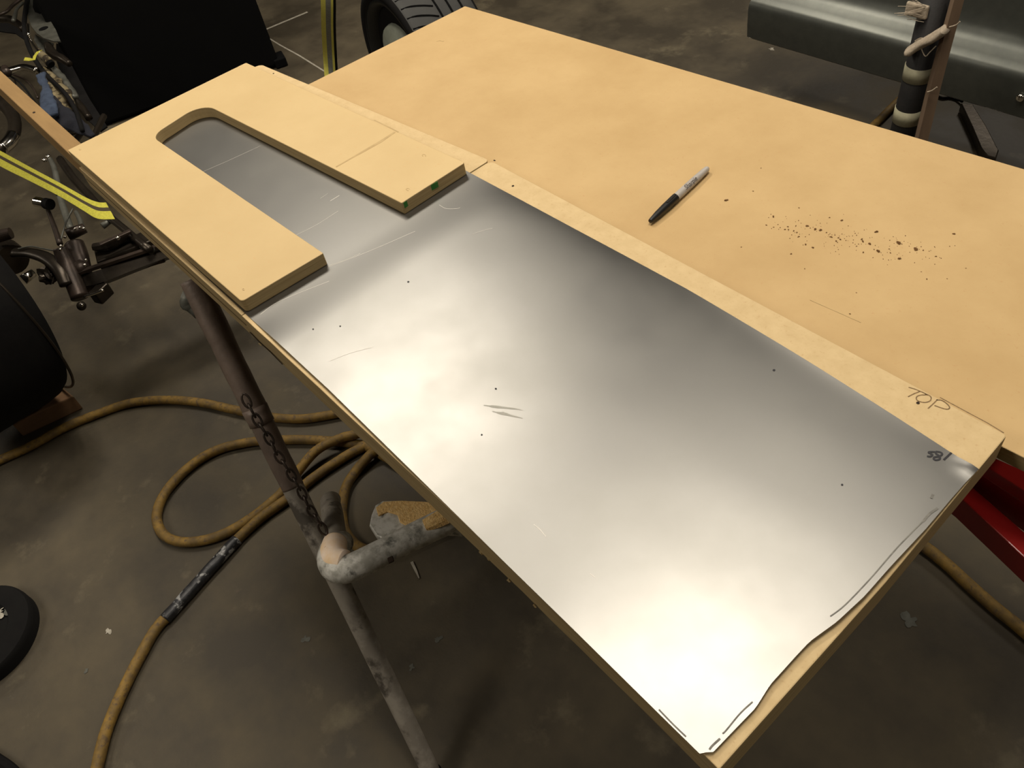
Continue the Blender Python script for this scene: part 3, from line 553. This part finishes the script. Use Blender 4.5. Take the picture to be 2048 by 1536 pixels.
link('brake_pipe', tube([((-2.576,0.2559,0.38),0.0058),((-2.5138,0.2475,0.38),0.0071),((-2.444,0.2315,0.38),0.0083),((-2.3618,0.2049,0.37),0.0095)], None, 10, 5), M_grime, cf, True)
for p in [(-2.5525,0.2385,0.385),(-2.5614,0.2537,0.385)]: link('bolt', ball(p, .007, 2), M_chrome, cf, True)
link('lower_frame_tube', tube([((-2.6202,0.2839,0.34),0.0104),((-2.457,0.2701,0.34),0.0114),((-2.3396,0.2674,0.34),0.011),((-2.1938,0.2636,0.34),0.0106),((-1.9403,0.2754,0.34),0.0099)], None, 10, 5, wob=.15), M_dsteel, cf, True)
link('air_duct', tube([((-3.0827,0.2634,0.4),0.0258),((-3.0102,0.2741,0.4),0.0254),((-2.9139,0.2666,0.4),0.0202),((-2.8211,0.2464,0.4),0.0182),((-2.751,0.2145,0.4),0.0178),((-2.7175,0.1733,0.4),0.0161),((-2.7095,0.1347,0.4),0.016)], None, 16, 6), M_dsteel, cf, True)
link('duct_band', tube([((-2.7609,0.2208,0.4),0.0194),((-2.7312,0.199,0.4),0.0192),((-2.7111,0.1714,0.4),0.0175)], None, 16, 4), M_chrome, cf, True)
# upper left cluster
link('brake_disc', prism([(-3.8205,0.6372),(-3.7229,0.5986),(-3.6135,0.566),(-3.4988,0.541),(-3.4161,0.5318),(-3.3419,0.5323),(-3.2758,0.546),(-3.2487,0.562),(-3.3765,0.5895),(-3.4966,0.6093),(-3.6232,0.6302),(-3.7695,0.6648)], .418, .424, .001), M_grime, cf)
link('disc_cutout', prism([(-3.7857,0.6445),(-3.6825,0.6096),(-3.6264,0.5985),(-3.5842,0.6036),(-3.5932,0.6263),(-3.7444,0.6669)], .4242, .4250), M_panel, cf)
link('disc_hole', disc((-3.4269,0.5627,0.4245), .017, .0006, 20), M_panel, cf)
link('cover_plate', prism([(-3.5534,0.547),(-3.468,0.5524),(-3.3923,0.5621),(-3.3283,0.5318),(-3.3059,0.5034),(-3.3958,0.5085),(-3.4998,0.5249)], .376, .380, .001), M_grime, cf)
link('cable', tube([((-3.8114,0.6362,0.43),0.0087),((-3.6201,0.5607,0.43),0.0083),((-3.5057,0.5149,0.42),0.0081),((-3.3713,0.4791,0.41),0.0079),((-3.2008,0.4505,0.41),0.0076),((-3.0475,0.4361,0.41),0.0073),((-2.8575,0.4274,0.41),0.007),((-2.7282,0.4098,0.4),0.0068),((-2.6294,0.3819,0.38),0.0067)], None, 10, 6), M_rubber, cf, True)
link('hose_fitting', tube([((-3.4733,0.5294,0.44),0.0063),((-3.4232,0.5146,0.44),0.0053),((-3.3763,0.4989,0.44),0.0061)], None, 10, 4), M_chrome, cf, True)
link('braided_line', tube([((-3.3974,0.5018,0.43),0.0039),((-3.3086,0.4866,0.43),0.0038),((-3.2033,0.4758,0.43),0.0042)], None, 8, 4), M_chrome, cf, True)
link('pipe_stub', tube([((-3.2462,0.481,0.42),0.012),((-3.1726,0.477,0.42),0.0134),((-3.113,0.4738,0.42),0.0149)], None, 14, 4), M_beige, cf, True)
link('pipe_stub_end', cyl((-3.1002,0.4705,0.425), (-3.0914,0.4714,0.42), .013, .012), M_panel, cf)
link('coolant_hose', tube([((-3.3254,0.5296,0.4),0.014),((-3.2591,0.5191,0.4),0.0173),((-3.2078,0.5172,0.4),0.0154),((-3.1584,0.5229,0.4),0.0136),((-3.1188,0.5297,0.39),0.0101)], None, 12, 5, wob=.15), M_dsteel, cf, True)
link('exhaust_pipe', tube([((-3.2878,0.3349,0.42),0.0101),((-3.2088,0.3522,0.42),0.0108),((-3.1881,0.3768,0.42),0.0117),((-3.1678,0.405,0.42),0.0116),((-3.1231,0.4275,0.41),0.0116)], None, 14, 6), M_chrome, cf, True)
link('exhaust_clamp', tube([((-3.2233,0.3545,0.422),0.0134),((-3.1807,0.3498,0.422),0.0132)], None, 14, 3), M_brownm, cf, True)
link('front_bracket', tube([((-3.7821,0.4851,0.42),0.0057),((-3.7713,0.5289,0.42),0.0057),((-3.8164,0.5711,0.42),0.0067),((-3.8508,0.6207,0.42),0.0068)], None, 8, 5), M_brownm, cf, True)
link('front_bracket', tube([((-3.7925,0.6036,0.42),0.0058),((-3.7541,0.567,0.42),0.0057),((-3.6882,0.5379,0.42),0.0075),((-3.6427,0.5174,0.42),0.0074)], None, 8, 5), M_grime, cf, True)
link('skid_tube', tube([((-3.8913,0.4932,0.38),0.0137),((-3.829,0.5283,0.38),0.0155),((-3.7432,0.539,0.38),0.0134),((-3.6546,0.5339,0.38),0.0113)], None, 10, 5, wob=.2), M_dsteel, cf, True)
for k, pts in enumerate([[((-3.2908,0.3497,0.38),0.0034),((-3.1674,0.3491,0.38),0.0033),((-3.0508,0.3393,0.37),0.0033),((-2.9231,0.3275,0.36),0.0032)], [((-3.2581,0.3562,0.39),0.0034),((-3.1521,0.3642,0.39),0.0033),((-3.0471,0.3579,0.38),0.0033),((-2.9223,0.3433,0.37),0.0032)], [((-3.2813,0.3716,0.38),0.0038),((-3.1948,0.3861,0.38),0.0037),((-3.0904,0.3828,0.38),0.0036),((-3.0241,0.3714,0.37),0.0033)], [((-3.2784,0.3691,0.36),0.0034),((-3.1772,0.347,0.36),0.0034),((-3.0192,0.3364,0.36),0.0032),((-2.8786,0.3289,0.36),0.0031)]]):
    link('wire', tube(pts, None, 6, 5, wob=.3), [M_grime, M_rubber, M_brownm, M_dsteel][k], cf, True)
link('ribbed_pipe', tube([((-3.1643,0.4778,0.39),0.0118),((-3.0711,0.4729,0.39),0.0133),((-2.9862,0.4641,0.38),0.013),((-2.8977,0.4531,0.37),0.0112)], None, 12, 6, wob=.5), M_grime, cf, True)
link('ribbed_pipe', tube([((-2.8939,0.4546,0.36),0.008),((-2.8217,0.4441,0.36),0.0126),((-2.765,0.4386,0.35),0.0109)], None, 12, 6, wob=.2), M_dsteel, cf, True)
link('dark_plate', prism([(-3.6897,0.6197),(-3.6439,0.6281),(-3.4295,0.5856),(-3.0821,0.5225),(-2.8215,0.4841),(-2.8112,0.4553),(-2.9256,0.458),(-3.0208,0.4622),(-3.2215,0.4968),(-3.3731,0.5255),(-3.527,0.5614)], .274, .28, .001), M_rubber, cf)  # flat dark plate filling the dark gap between panel and cables
link('dark_plate', prism([(-4.3613,0.5428),(-4.222,0.5893),(-4.0825,0.6061),(-3.9231,0.5578),(-4.0468,0.5553),(-4.1423,0.5203),(-4.2033,0.4953)], .254, .26, .001), M_rubber, cf)
link('crossmember', tube([((-2.8778,0.3317,0.32),0.0111),((-2.8091,0.3574,0.32),0.0094),((-2.7808,0.3973,0.32),0.0094),((-2.6919,0.4098,0.32),0.0093),((-2.6076,0.4209,0.32),0.0091)], None, 8, 5, wob=.2), M_dsteel, cf)
link('crossmember', tube([((-2.8028,0.4881,0.32),0.0096),((-2.7431,0.4436,0.32),0.0094),((-2.6887,0.4053,0.32),0.0092)], None, 8, 5), M_dsteel, cf)
link('crossmember', tube([((-2.7604,0.4053,0.33),0.0094),((-2.7022,0.3566,0.33),0.0092),((-2.6678,0.3275,0.33),0.0091)], None, 8, 5), M_dsteel, cf)
o = link('blue_rag', tube([((-2.9922,0.4125,0.44),0.0144),((-2.9324,0.3985,0.44),0.0141),((-2.8962,0.3925,0.44),0.0093),((-2.8198,0.3707,0.44),0.0198),((-2.7595,0.3516,0.43),0.0241),((-2.7164,0.3432,0.42),0.0179)], None, 20, 8, wob=.5, flat=.45), M_cloth, None, True); tag(o, 'light blue rag draped beside the wooden beam', 'rag')
o = link('navy_rag', tube([((-2.8719,0.386,0.41),0.0125),((-2.7821,0.3743,0.4),0.026),((-2.7163,0.3769,0.39),0.0287),((-2.6862,0.3898,0.37),0.0212),((-2.6142,0.3985,0.36),0.0075)], None, 20, 8, wob=.5, flat=.45), M_clothd, None, True); tag(o, 'dark navy rag trailing under the edge of the template', 'rag')
o = link('stained_rag', tube([((-3.1484,0.4496,0.4),0.0134),((-3.036,0.4348,0.4),0.0212),((-2.9382,0.4215,0.39),0.032),((-2.8696,0.4144,0.38),0.0268),((-2.8066,0.4054,0.37),0.0156),((-2.7503,0.3943,0.37),0.0061)], None, 20, 8, wob=.6, flat=.4), M_beige, None, True); tag(o, 'beige rag with dark grease stains between cable and blue rag', 'rag')
o = link('yellow_tag', ribbon([(-3.1288,0.4716,0.46),(-3.112,0.4584,0.465),(-3.0961,0.4415,0.463),(-3.0712,0.4296,0.463),(-3.0892,0.4186,0.463),(-3.1035,0.4093,0.465)], .012, .0008, up=(.3, -.3, .9)), M_yellow); tag(o, 'small yellow tag tied to the pipe at the upper left', 'tag')

# wood block under tyre
wb = thing('wood_block', (-2.0344,-0.1832,0), 'dirty brown wood block under the left tyre', 'block')
link('block', prism([(-2.0287,-0.2302),(-2.1737,-0.2243),(-2.1467,-0.1419),(-2.0601,-0.0844),(-1.9948,-0.0746)], .0, .052, .004), M_block, wb)

# ---------------------------------------------------------------- black upright panel
bp_ = thing('black_panel', (-3.4, .95, 0), 'tall matte black upright panel standing behind the template', 'panel')
pa = Vector((-3.25, 1.29, 0)); pb = Vector((-3.47, .587, 0)); dr = (pb-pa).normalized(); nn = Vector((dr.y, -dr.x, 0)); 
if nn.x > 0: nn = -nn
c1 = pa+nn*.05; c2 = pb+nn*.05
link('sheet', beam(c1+Vector((0, 0, .56)), c2+Vector((0, 0, .56)), .1, 1.10, .012), M_panel, bp_)
link('foot', beam(pa-dr*.03+Vector((0, 0, .02))+nn*.03, pa+dr*.02+Vector((0, 0, .02))+nn*.03, .08, .035, .004), M_panel, bp_)
link('foot', beam(pb-dr*.03+Vector((0, 0, .01))+nn*.05, pb+dr*.02+Vector((0, 0, .01))+nn*.05, .08, .02, .004), M_panel, bp_)

# ---------------------------------------------------------------- straps
def multi(name, A, B, spec, label, n=10, th=.0012):
    """A,B edge polylines; spec [(t0,t1,mat,partname)]"""
    t = thing(name, A[0], label, 'strap'); a = catmull(A, n); b = catmull(B, n)
    for t0, t1, m, pn in spec:
        bm = bmesh.new(); rows = []
        for p, q_ in zip(a, b):
            u = p.lerp(q_, t0); v = p.lerp(q_, t1); s_ = Vector((0, 0, -th))
            rows.append([bm.verts.new(c) for c in (u, v, v+s_+Vector((-.0008, 0, 0)), u+s_+Vector((-.0008, 0, 0)))])
        for i in range(len(rows)-1):
            for k in range(4): bm.faces.new((rows[i][k], rows[i][(k+1) % 4], rows[i+1][(k+1) % 4], rows[i+1][k]))
        bm.faces.new(rows[0][::-1]); bm.faces.new(rows[-1]); link(pn, bm, m, t)
    return t
multi('tie_down_strap', [(-2.6411,0.1201,0.5),(-2.457,0.149,0.5),(-2.2878,0.1757,0.5),(-2.134,0.2011,0.5),(-2.0116,0.2198,0.5),(-1.9617,0.232,0.5),(-1.9407,0.2451,0.5)], [(-2.581,0.0967,0.49),(-2.3951,0.1237,0.49),(-2.2395,0.1534,0.49),(-2.0926,0.1803,0.49),(-1.9813,0.1961,0.49),(-1.9126,0.2069,0.49),(-1.8728,0.2344,0.49)],
      [(0, .30, M_yellow, 'yellow_edge'), (.30, .52, M_webdark, 'dark_stripe'), (.52, 1, M_yellow, 'yellow_edge')], 'yellow and dark strap stretched across at the left edge')
st_a = [(-2.5051,1.209,0.5),(-2.5648,1.2178,0.42),(-2.7068,1.2637,0.3),(-2.9209,1.3371,0.12),(-2.9579,1.3249,0.002)]; st_b = [(-2.4547,1.2358,0.5),(-2.5152,1.2454,0.42),(-2.6564,1.2927,0.3),(-2.8686,1.3686,0.12),(-2.9071,1.357,0.002)]
multi('tie_down_strap', st_a, st_b, [(0, .32, M_yellow2, 'yellow_edge'), (.32, .66, M_webgrey, 'grey_stripe'), (.66, .82, M_yellow2, 'yellow_edge'), (.82, 1, M_rubber, 'dark_edge')], 'yellow-edged grey strap hanging beside the far tyre')

# ---------------------------------------------------------------- far wheel
fw = thing('loose_wheel', (-2.27, 1.283, 0), 'black tyre on a dark rim standing behind the wide board', 'wheel')
az = -1.7312; nr = Vector((math.cos(az), math.sin(az), 0)); rt = .262; fc = Vector((-2.2709, 1.283, rt))
ty = link('tyre', lathe(fc-nr*.23, fc+nr*.008, [(0, rt*.8), (.02, rt*.93), (.07, rt*.98), (.16, rt), (.90, rt), (.96, rt*.985), (.99, rt*.95), (1, rt*.9), (.98, rt*.85), (.85, rt*.82)], 72), M_rub2, fw, True); autosmooth(ty, 40); ty.data.materials.append(M_rubber)
for p_ in ty.data.polygons: p_.material_index = 1 if abs(p_.normal.dot(nr)) > .35 else 0
link('rim', lathe(fc-nr*.20, fc, [(0, rt*.78), (.9, rt*.82), (1, rt*.86), (1, rt*.80), (.90, rt*.74), (.60, rt*.70), (.2, rt*.66), (.15, rt*.3), (.2, rt*.12), (.2, rt*.02)], 60), M_rim, fw, True)
link('hub', lathe(fc-nr*.16, fc-nr*.012, [(0, rt*.55), (.9, rt*.54), (1, rt*.52), (1, .001)], 30), M_lampgrey, fw, True)
sd = nr.cross(Vector((0, 0, 1))).normalized()
for k in range(46):
    a = 2*math.pi*k/46
    def on(t_, da, rr=rt*1.001): return fc-nr*t_+(sd*math.cos(a+da)+Vector((0, 0, 1))*math.sin(a+da))*rr
    if sd.x*math.cos(a) > .2 or math.sin(a) > .3:
        link('tread_groove', tube([on(.005, 0, rt*.985), on(.035, .02), on(.07, .07), on(.095, .12)], .0028, 6, 3), M_panel, ty)
for t_ in (.105, .14, .175):
    pts = [fc-nr*t_+(sd*math.cos(a)+Vector((0, 0, 1))*math.sin(a))*rt*1.0 for a in [2*math.pi*k/64 for k in range(65)]]
    link('tread_groove', tube(pts, .0035, 6, smooth=False, cap=False), M_panel, ty)

# ---------------------------------------------------------------- grey car panel, right
prof = [(.03, .18), (.012, .195), (.0, .20), (-.004, .24), (-.006, .29), (-.003, .306), (.006, .315), (.020, .325), (.038, .337), (.055, .352), (.064, .372), (.070, .40), (.078, .46), (.088, .56), (.10, .72)]
bm = bmesh.new(); rows = []
xs = [-1.552+i*.1 for i in range(31)]
for x in xs:
    rows.append([bm.verts.new((x+(.03*(z-.2) if x < -1.5 else 0), 2.118+y, z)) for y, z in prof])
for i in range(len(rows)-1):
    for k in range(len(prof)-1): bm.faces.new((rows[i][k], rows[i+1][k], rows[i+1][k+1], rows[i][k+1]))
bmesh.ops.recalc_face_normals(bm, faces=bm.faces)
g = bmesh.ops.extrude_face_region(bm, geom=list(bm.faces))
for v in [e for e in g['geom'] if isinstance(e, bmesh.types.BMVert)]: v.co.y += .03
cpn = thing('car_body_panel', (-.3, 2.15, 0), 'grey car body side with a long pale crease, top right', 'car')
o = link('lower_panel', bm, M_door, cpn); autosmooth(o, 50)
link('body_core', beam((-1.46, 2.36, .46), (1.4, 2.36, .46), .16, .36, .02), M_panel, cpn)
for x in (-1.1, .9): link('support', beam((x, 2.36, 0), (x, 2.36, .30), .08, .08), M_dsteel, cpn)
link('chrome_bolt', ball((-0.7135,2.108,0.2539), .010, 3, 1, .5, 1), M_chrome, cpn, True)

# taped pole
pt, pm, pb2 = (-0.8342,1.8,0.6254), (-0.835,1.8,0.4467), (-0.844,1.8,0.2783)
dpl = (Vector(pb2)-Vector(pt)).normalized(); pbt = Vector(pt)+dpl*(pt[2]/-dpl.z)
dd_ = Vector(pt); PRr = .0305
pl = thing('taped_pole', pbt, 'black-wrapped pole with pale tape bands and frayed cloth, beside the grey panel', 'pole')
link('pole', cyl(dd_, pbt+Vector((0, 0, .0)), PRr, PRr, 28), M_foam, pl, True)
def along(py): 
    f_ = (py+30)/288; return dd_.lerp(Vector(pb2), f_)
for a, b in ((118, 147), (208, 238)): link('tape_band', cyl(along(a), along(b), PRr+.0015, PRr+.0015, 28), M_cream, pl, True)
for k in range(14):
    a = Vector((-0.8338,1.762,0.583))+Vector((0, 0, random.uniform(-.022, .012))); b = a+Vector((-random.uniform(.03, .062), random.uniform(-.02, .01), random.uniform(-.014, .010)))
    link('loose_thread', tube([a, (a+b)/2+Vector((0, 0, random.uniform(-.004, .006))), b], .0006, 5, 3), M_gauze, pl)
link('cloth_strip', beam((-0.8304,1.765,0.5804), (-0.8813,1.765,0.581), .010, .030, .004), M_gauze, pl)
link('cloth_strip', tube([(-0.8528,1.762,0.4884),(-0.8375,1.762,0.5063),(-0.8156,1.762,0.5232),(-0.7915,1.762,0.5471),(-0.7829,1.762,0.5579)], .0165, 10, 6, wob=.5, flat=.6), M_gauze, pl, True)
link('loose_thread', tube([(-0.829,1.757,0.5129),(-0.8126,1.757,0.4919),(-0.8035,1.757,0.5035),(-0.7935,1.757,0.5197)], .0012, 5, 5), M_gauze, pl)
link('loose_thread', tube([(-0.842,1.757,0.5187),(-0.8301,1.757,0.5285),(-0.8138,1.757,0.5281)], .0012, 5, 5), M_gauze, pl)
wbt = thing('wood_strip', (-.75, 1.78, 0), 'thin tan wooden strip tied to the right of the taped pole', 'wood strip')
s1 = Vector((-0.7811,1.78,0.6335)); s2 = Vector((-0.7868,1.78,0.444)); s3 = Vector((-0.7879,1.78,0.2943)); e3 = s2+(s3-s2)*(s2.z/(s2.z-s3.z))
link('strip', tube([(s1, .014), (s2, .0155), (s3, .0165), (e3, .0165)], None, 4, 4), M_batten, wbt)
link('tie_wire', tube([(-0.7879,1.755,0.4142),(-0.7786,1.755,0.4206),(-0.7694,1.755,0.4318)], .0015, 6, 4), M_gauze, wbt)
link('tie_wire', tube([(-0.7735,1.755,0.5674),(-0.761,1.755,0.5747),(-0.7546,1.755,0.5836)], .0015, 6, 4), M_gauze, wbt)
# floor foot
o = link('stand_foot', prism([(-0.9624,2.382),(-0.9325,2.3947),(-0.8488,2.3118),(-0.7608,2.2163),(-0.7475,2.1777),(-0.7726,2.1751),(-0.8027,2.1995),(-0.8715,2.2805)], 0, .03, .003), M_dsteel); tag(o, 'dark flat stand foot on the floor under the grey panel', 'stand foot')
o = link('dark_cord', tube([(-1.0594,2.4236,0.005),(-1.0366,2.4206,0.005),(-1.0204,2.4346,0.005),(-0.9982,2.4349,0.005),(-0.9764,2.4247,0.01)], .004, 8, 5), M_rubber); tag(o, 'short dark cord on the floor beside the taped pole', 'cord')

# ---------------------------------------------------------------- red stand, right
rs = thing('red_stand', (0, .75, 0), 'red steel stand under the right end of the wide board', 'stand')
def redbar(a, b, wd, ht): link('rail', beam(a, b, wd, ht, .002), M_red, rs)
def flatbar(z, poly, ht): link('rail', prism(poly, z-ht, z, .0015), M_red, rs)
flatbar(.70, [(-0.1559,0.6505),(-0.1352,0.6485),(-0.0954,0.6447),(0.0915,0.6277),(0.0759,0.6703),(-0.1073,0.6683),(-0.1354,0.6653),(-0.1544,0.6628)], .018)
flatbar(.675, [(-0.1622,0.6581),(-0.1369,0.6562),(-0.0996,0.6512),(0.1035,0.6232),(0.1028,0.6252),(-0.1009,0.6536),(-0.1382,0.6586),(-0.1635,0.6616)], .040)
flatbar(.66, [(-0.1624,0.6293),(-0.1387,0.6248),(-0.0615,0.6012),(0.1191,0.5459),(0.1111,0.5667),(-0.0758,0.6295),(-0.1398,0.6472),(-0.1637,0.6521)], .035)
pc = (0.1087,0.5878,0.62)
link('post', beam((pc[0], pc[1], 0), (pc[0], pc[1], .63), .04, .04, .002), M_red, rs)
link('crossbar', beam((-.10, .70, .678), (-.10, 1.0, .678), .02, .05, .002), M_red, rs)
link('bearer', beam((-.11, .80, .7320), (-.11, 1.0, .7320), .03, .059, .002), M_red, rs)
# a plain trestle carries the hidden far half of the wide board
tr = thing('trestle', (-1.0, .80, 0), 'wooden trestle under the far half of the wide board', 'trestle')
link('top_rail', beam((-1.0, .66, .7315), (-1.0, .95, .7315), .05, .061, .002), M_block, tr)
for y, s_ in ((.69, -1), (.92, 1)):
    for k in (-1, 1): link('leg', beam((-1.0+k*.02, y, .72), (-1.0+k*.14, y, .001), .03, .03, .001), M_block, tr)
